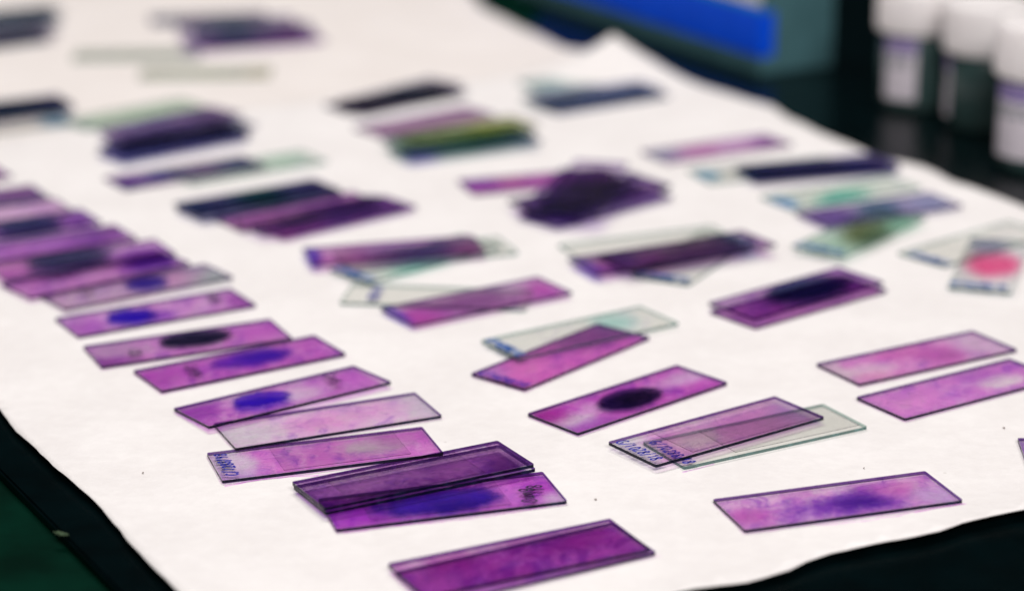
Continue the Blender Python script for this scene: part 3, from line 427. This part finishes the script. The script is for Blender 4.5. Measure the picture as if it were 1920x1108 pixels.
for i, (sid, label, (x, y, th), (zc, du, dv), base, clear, spots, rim, film, cover, ink) in enumerate(SLIDES):
    root = bpy.data.objects.new('microscope_slide', None); C.objects.link(root); root.empty_display_size = .01
    ax, ay = math.atan2(dv, 26.0), -math.atan2(du, 76.0)
    root.location = (x * MM, y * MM, (zc * 1.2 + .2) * MM)
    root.rotation_euler = (Matrix.Rotation(th, 3, 'Z') @ Matrix.Rotation(ay, 3, 'Y') @ Matrix.Rotation(ax, 3, 'X')).to_euler()
    tag(root, label, 'glass slide', 'microscope slides laid out on the paper')
    lum = sum(base[0]) / 3
    stained = film and (min(base[0]) <= 150 or max(base[0]) - min(base[0]) > 35)
    g = obj('glass', ME_STAINED if stained else ME_CLEAR, (), root)
    top = TH
    if film:
        f = obj('stain', film_mesh(), film_mat('dye_film', base, clear, spots, rim, i + 1), root); f.location.z = (TH + .02) * MM
    if cover:
        u0, u1, v0, v1 = cover
        cs = obj('cover_slip', slab_mesh('cover_slip', (u1 - u0) / 2, (v1 - v0) / 2, .16, .1, 0, [M_COVER, M_COVER_EDGE, M_UNDER]), (), root)
        cs.location = ((u0 + u1) / 2 * MM, (v0 + v1) / 2 * MM, (TH + .05) * MM); cs.rotation_euler.z = R(random.Random(i).uniform(-1.2, 1.2))
    for (tx, cx, cy, h, dr, colr, *l2) in ink:
        wd = .8 if colr != 's' else 1.35
        o = obj('handwriting', lettering(tx, cx, cy, h, dr, wd, i * 7 + 3, l2[0] if l2 else None), M_INK[colr], root)
        o.location.z = (TH + .24) * MM if cover else (TH + .05) * MM

# ------------------------------------------------------------------ cardboard box at the back
def prism(quad, z0, z1):
    bm = bmesh.new(); f = bm.faces.new([bm.verts.new((x * MM, y * MM, z0 * MM)) for x, y in quad])
    r = bmesh.ops.extrude_face_region(bm, geom=[f]); bmesh.ops.translate(bm, vec=(0, 0, (z1 - z0) * MM), verts=[v for v in r['geom'] if isinstance(v, bmesh.types.BMVert)])
    bmesh.ops.recalc_face_normals(bm, faces=bm.faces); return bm
P0, P1, P2 = Vector((34, 1546)), Vector((146, 1338.4)), Vector((182.5, 1367.7))
ud = (P0 - P1).normalized(); vd = Vector((-ud.y, ud.x)); vd = vd if vd.dot(P2 - P1) > 0 else -vd
LB_, WB_ = 300.0, 52.0
def boxq(a0, a1, b0, b1): return [tuple(P1 + ud * a + vd * b) for a, b in ((a0, b0), (a1, b0), (a1, b1), (a0, b1))]
box = bpy.data.objects.new('cardboard_box', None); C.objects.link(box); box.location = (P1.x * MM, P1.y * MM, -2.2 * MM)
tag(box, 'long pale box with a bright blue band standing behind the paper', 'box')
def local(o, parent): o.parent = parent; o.matrix_parent_inverse = Matrix.Translation(-parent.location); return o
M_BOX = principled('box_card', (.07, .17, .19), .55, .3, .12, 40)
M_BLUE = principled('blue_print', (.002, .095, .97), .5, .1, .1, 60)
M_SKY = principled('light_blue_print', (.02, .30, .75), .5, .1)
M_WHITE = principled('white_print', (.78, .74, .74), .5, .3, .05, 60)
bmx = prism(boxq(0, LB_, 0, WB_), -2.2, 62); bmesh.ops.bevel(bmx, geom=list(bmx.edges), offset=.8 * MM, segments=2, affect='EDGES')
local(obj('carton', bmx, M_BOX), box)
local(obj('blue_band', prism(boxq(-.4, LB_ * .97, -.5, 9), 8.5, 35), M_BLUE), box)
local(obj('light_blue_stripe', prism(boxq(.6, LB_ * .97, -.48, 9.2), 35.2, 38.5), M_SKY), box)
local(obj('white_panel', prism(boxq(1.5, LB_ * .97, -.45, 10), 38.7, 60), M_WHITE), box)

# ------------------------------------------------------------------ specimen jars
def lathe(prof, seg=48):
    bm = bmesh.new(); rings = [[bm.verts.new((r * MM * math.cos(2 * math.pi * k / seg), r * MM * math.sin(2 * math.pi * k / seg), z * MM)) for k in range(seg)] for r, z in prof]
    for a, b in zip(rings, rings[1:]):
        for k in range(seg): bm.faces.new((a[k], a[(k + 1) % seg], b[(k + 1) % seg], b[k]))
    bm.faces.new(list(reversed(rings[0]))); bm.faces.new(rings[-1]); bmesh.ops.recalc_face_normals(bm, faces=bm.faces)
    for f in bm.faces: f.smooth = len(f.verts) == 4
    return bm
M_CAP = principled('white_plastic', (.90, .86, .85), .4, .4, .04, 80)
M_JAR = principled('dark_teal_plastic', (.045, .085, .082), .25, .5, .2, 60)
M_LABEL = principled('jar_label', (.72, .66, .72), .55, .3, .06, 90)
M_LILAC = principled('lilac_print', (.26, .20, .42), .55, .3)
M_PRINT = principled('grey_print', (.04, .09, .10), .55, .3)
def patch(r, a0, a1, z0, z1, seg=14):
    bm = bmesh.new(); lo, hi = [], []
    for k in range(seg + 1):
        a = R(a0 + (a1 - a0) * k / seg); c, s_ = math.cos(a) * r * MM, math.sin(a) * r * MM
        lo.append(bm.verts.new((c, s_, z0 * MM))); hi.append(bm.verts.new((c, s_, z1 * MM)))
    for k in range(seg): bm.faces.new((lo[k], lo[k + 1], hi[k + 1], hi[k]))
    for f in bm.faces: f.smooth = True
    return bm
def jar(x, y, r, h, caph, a0, a1, label):
    root = bpy.data.objects.new('specimen_jar', None); C.objects.link(root); root.location = (x * MM, y * MM, -2.2 * MM)
    tag(root, label, 'jar', 'white capped specimen jars at the back')
    obj('jar_body', lathe([(r - 2, 0), (r - .6, .6), (r, 2), (r, h - 4), (r - 1.5, h - 1), (r - 3, h + 3)]), M_JAR, root)
    cap = obj('cap', lathe([(r + 1.6, h), (r + 2.2, h + .6), (r + 2.2, h + caph - 2), (r + 1.2, h + caph - .4), (r - .6, h + caph), (r - 1.6, h + caph - .8)]), M_CAP, root)
    for k in range(40):
        a = 2 * math.pi * k / 40; bm = bmesh.new(); bmesh.ops.create_cube(bm, size=1)
        bmesh.ops.scale(bm, vec=(.8 * MM, .9 * MM, (caph - 4) * MM), verts=bm.verts)
        o = obj('grip_rib', bm, M_CAP, cap) if k == 0 else obj('grip_rib', rib, (), cap)
        if k == 0: rib = o.data
        o.location = ((r + 2.3) * MM * math.cos(a), (r + 2.3) * MM * math.sin(a), (h + caph / 2) * MM); o.rotation_euler.z = a
    lb = obj('label', patch(r + .15, a0, a1, h * .14, h * .96), M_LABEL, root)
    obj('label_header', patch(r + .3, a0 + 1, a1 - 1, h * .76, h * .95), M_LILAC, lb)
    rn = random.Random(int(x)); 
    for row, zz in enumerate((.66, .58)):
        a = a0 + 4
        while a < a1 - 8:
            wd = rn.uniform(2, 6); obj('print_mark', patch(r + .3, a, a + wd, h * zz, h * (zz + .055), 2), M_PRINT, lb); a += wd + rn.uniform(2.5, 4)
    return root
jar(224, 1264, 20.2, 42, 24, 205, 262, 'white capped jar with a lilac topped label, leftmost of the three')
jar(253, 1216, 21, 40, 27, 140, 200, 'white capped dark jar in the middle of the three')
jar(263, 1130, 21, 46, 27, 185, 250, 'white capped jar cut by the right edge, nearest of the three')

# ------------------------------------------------------------------ dye marks, painted shadow fringes and crumbs on the paper
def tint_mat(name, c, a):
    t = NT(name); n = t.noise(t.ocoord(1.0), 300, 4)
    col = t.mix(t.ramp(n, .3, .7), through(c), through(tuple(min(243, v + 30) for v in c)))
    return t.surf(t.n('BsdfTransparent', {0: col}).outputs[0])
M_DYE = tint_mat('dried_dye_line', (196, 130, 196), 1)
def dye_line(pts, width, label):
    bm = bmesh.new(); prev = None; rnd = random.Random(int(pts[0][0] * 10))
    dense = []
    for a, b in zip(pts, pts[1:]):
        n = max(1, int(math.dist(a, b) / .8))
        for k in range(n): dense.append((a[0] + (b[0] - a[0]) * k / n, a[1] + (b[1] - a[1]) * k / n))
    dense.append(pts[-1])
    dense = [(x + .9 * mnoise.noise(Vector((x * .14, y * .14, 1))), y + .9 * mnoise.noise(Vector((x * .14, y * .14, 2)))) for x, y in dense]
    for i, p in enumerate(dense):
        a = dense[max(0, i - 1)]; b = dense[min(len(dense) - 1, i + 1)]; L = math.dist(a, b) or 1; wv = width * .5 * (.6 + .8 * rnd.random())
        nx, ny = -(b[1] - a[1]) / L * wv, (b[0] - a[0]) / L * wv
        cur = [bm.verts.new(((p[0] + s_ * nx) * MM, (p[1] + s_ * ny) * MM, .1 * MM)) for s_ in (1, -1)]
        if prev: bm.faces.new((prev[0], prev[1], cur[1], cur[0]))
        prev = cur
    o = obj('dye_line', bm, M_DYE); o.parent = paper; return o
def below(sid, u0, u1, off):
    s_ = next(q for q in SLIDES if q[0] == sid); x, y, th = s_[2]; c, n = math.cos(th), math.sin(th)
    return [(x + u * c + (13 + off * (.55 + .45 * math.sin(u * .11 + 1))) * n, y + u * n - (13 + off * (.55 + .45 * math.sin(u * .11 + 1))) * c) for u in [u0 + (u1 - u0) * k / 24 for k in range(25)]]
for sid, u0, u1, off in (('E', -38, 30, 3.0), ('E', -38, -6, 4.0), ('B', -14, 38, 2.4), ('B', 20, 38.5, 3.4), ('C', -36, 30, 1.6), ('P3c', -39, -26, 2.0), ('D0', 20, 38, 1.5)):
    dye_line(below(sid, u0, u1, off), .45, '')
M_FRINGE = tint_mat('painted_fringe_shadow', (226, 196, 224), 1)  # lilac tint painted on the paper for the slides' coloured shadows
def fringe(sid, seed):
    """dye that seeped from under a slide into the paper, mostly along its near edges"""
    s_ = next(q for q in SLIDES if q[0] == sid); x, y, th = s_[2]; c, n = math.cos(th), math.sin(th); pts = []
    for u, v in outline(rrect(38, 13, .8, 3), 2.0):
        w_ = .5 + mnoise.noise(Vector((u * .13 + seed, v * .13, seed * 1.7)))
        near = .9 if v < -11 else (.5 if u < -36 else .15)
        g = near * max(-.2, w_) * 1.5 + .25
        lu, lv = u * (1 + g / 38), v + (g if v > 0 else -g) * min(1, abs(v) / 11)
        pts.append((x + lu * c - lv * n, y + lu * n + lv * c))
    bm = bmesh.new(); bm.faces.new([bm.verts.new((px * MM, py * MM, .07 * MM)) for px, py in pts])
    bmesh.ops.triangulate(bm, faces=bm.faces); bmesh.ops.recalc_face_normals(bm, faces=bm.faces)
    o = obj('shadow_fringe', bm, M_FRINGE); o.parent = paper
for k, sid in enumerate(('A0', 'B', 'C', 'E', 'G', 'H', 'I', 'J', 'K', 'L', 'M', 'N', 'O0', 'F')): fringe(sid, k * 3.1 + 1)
M_CRUMB = principled('crumb', (.14, .09, .07), .8, .2)
M_FLAKE = principled('pale_flake', (.07, .11, .06), .8, .2)
for k, (x, y, r, lb) in enumerate([(26.8, 694.8, .55, 'tiny brown crumb on the paper right of the dark plum slides'), (27.5, 669.9, .4, 'tiny dark crumb on the paper above the nearest stack'),
        (-123.1, 718.8, .5, 'tiny crumb on the paper left of the pink slide with blue writing'), (-148.6, 716.7, .4, 'tiny reddish crumb close to the left paper edge'),
        (171.4, 757.6, .6, 'tiny pale crumb on the paper in front of the right hand pair'), (117.3, 721.0, .4, 'tiny crumb on the paper behind the lone violet smeared slide')]):
    bm = bmesh.new(); bmesh.ops.create_icosphere(bm, subdivisions=2, radius=r * .6 * MM); rn = random.Random(k)
    for v in bm.verts: v.co = Vector((v.co.x * 1.7, v.co.y, v.co.z * .5)) * rn.uniform(.6, 1.15)
    o = obj('paper_crumb', bm, M_CRUMB); o.location = (x * MM, y * MM, .25 * MM); o.rotation_euler.z = rn.uniform(0, 3); tag(o, lb, 'crumb', 'crumbs on the paper')
bm = bmesh.new(); bmesh.ops.create_icosphere(bm, subdivisions=3, radius=1.9 * MM); rn = random.Random(5)
for v in bm.verts:
    s_ = .6 + 1.1 * mnoise.noise(v.co * 1500); v.co = Vector((v.co.x * 1.5 * s_, v.co.y * .6 * s_, v.co.z * .3))
o = obj('paint_flake', bm, M_FLAKE); o.location = (-.1417, .6725, -.0015); o.rotation_euler.z = R(-20); tag(o, 'small pale green flake on the board edge, lower left', 'flake')
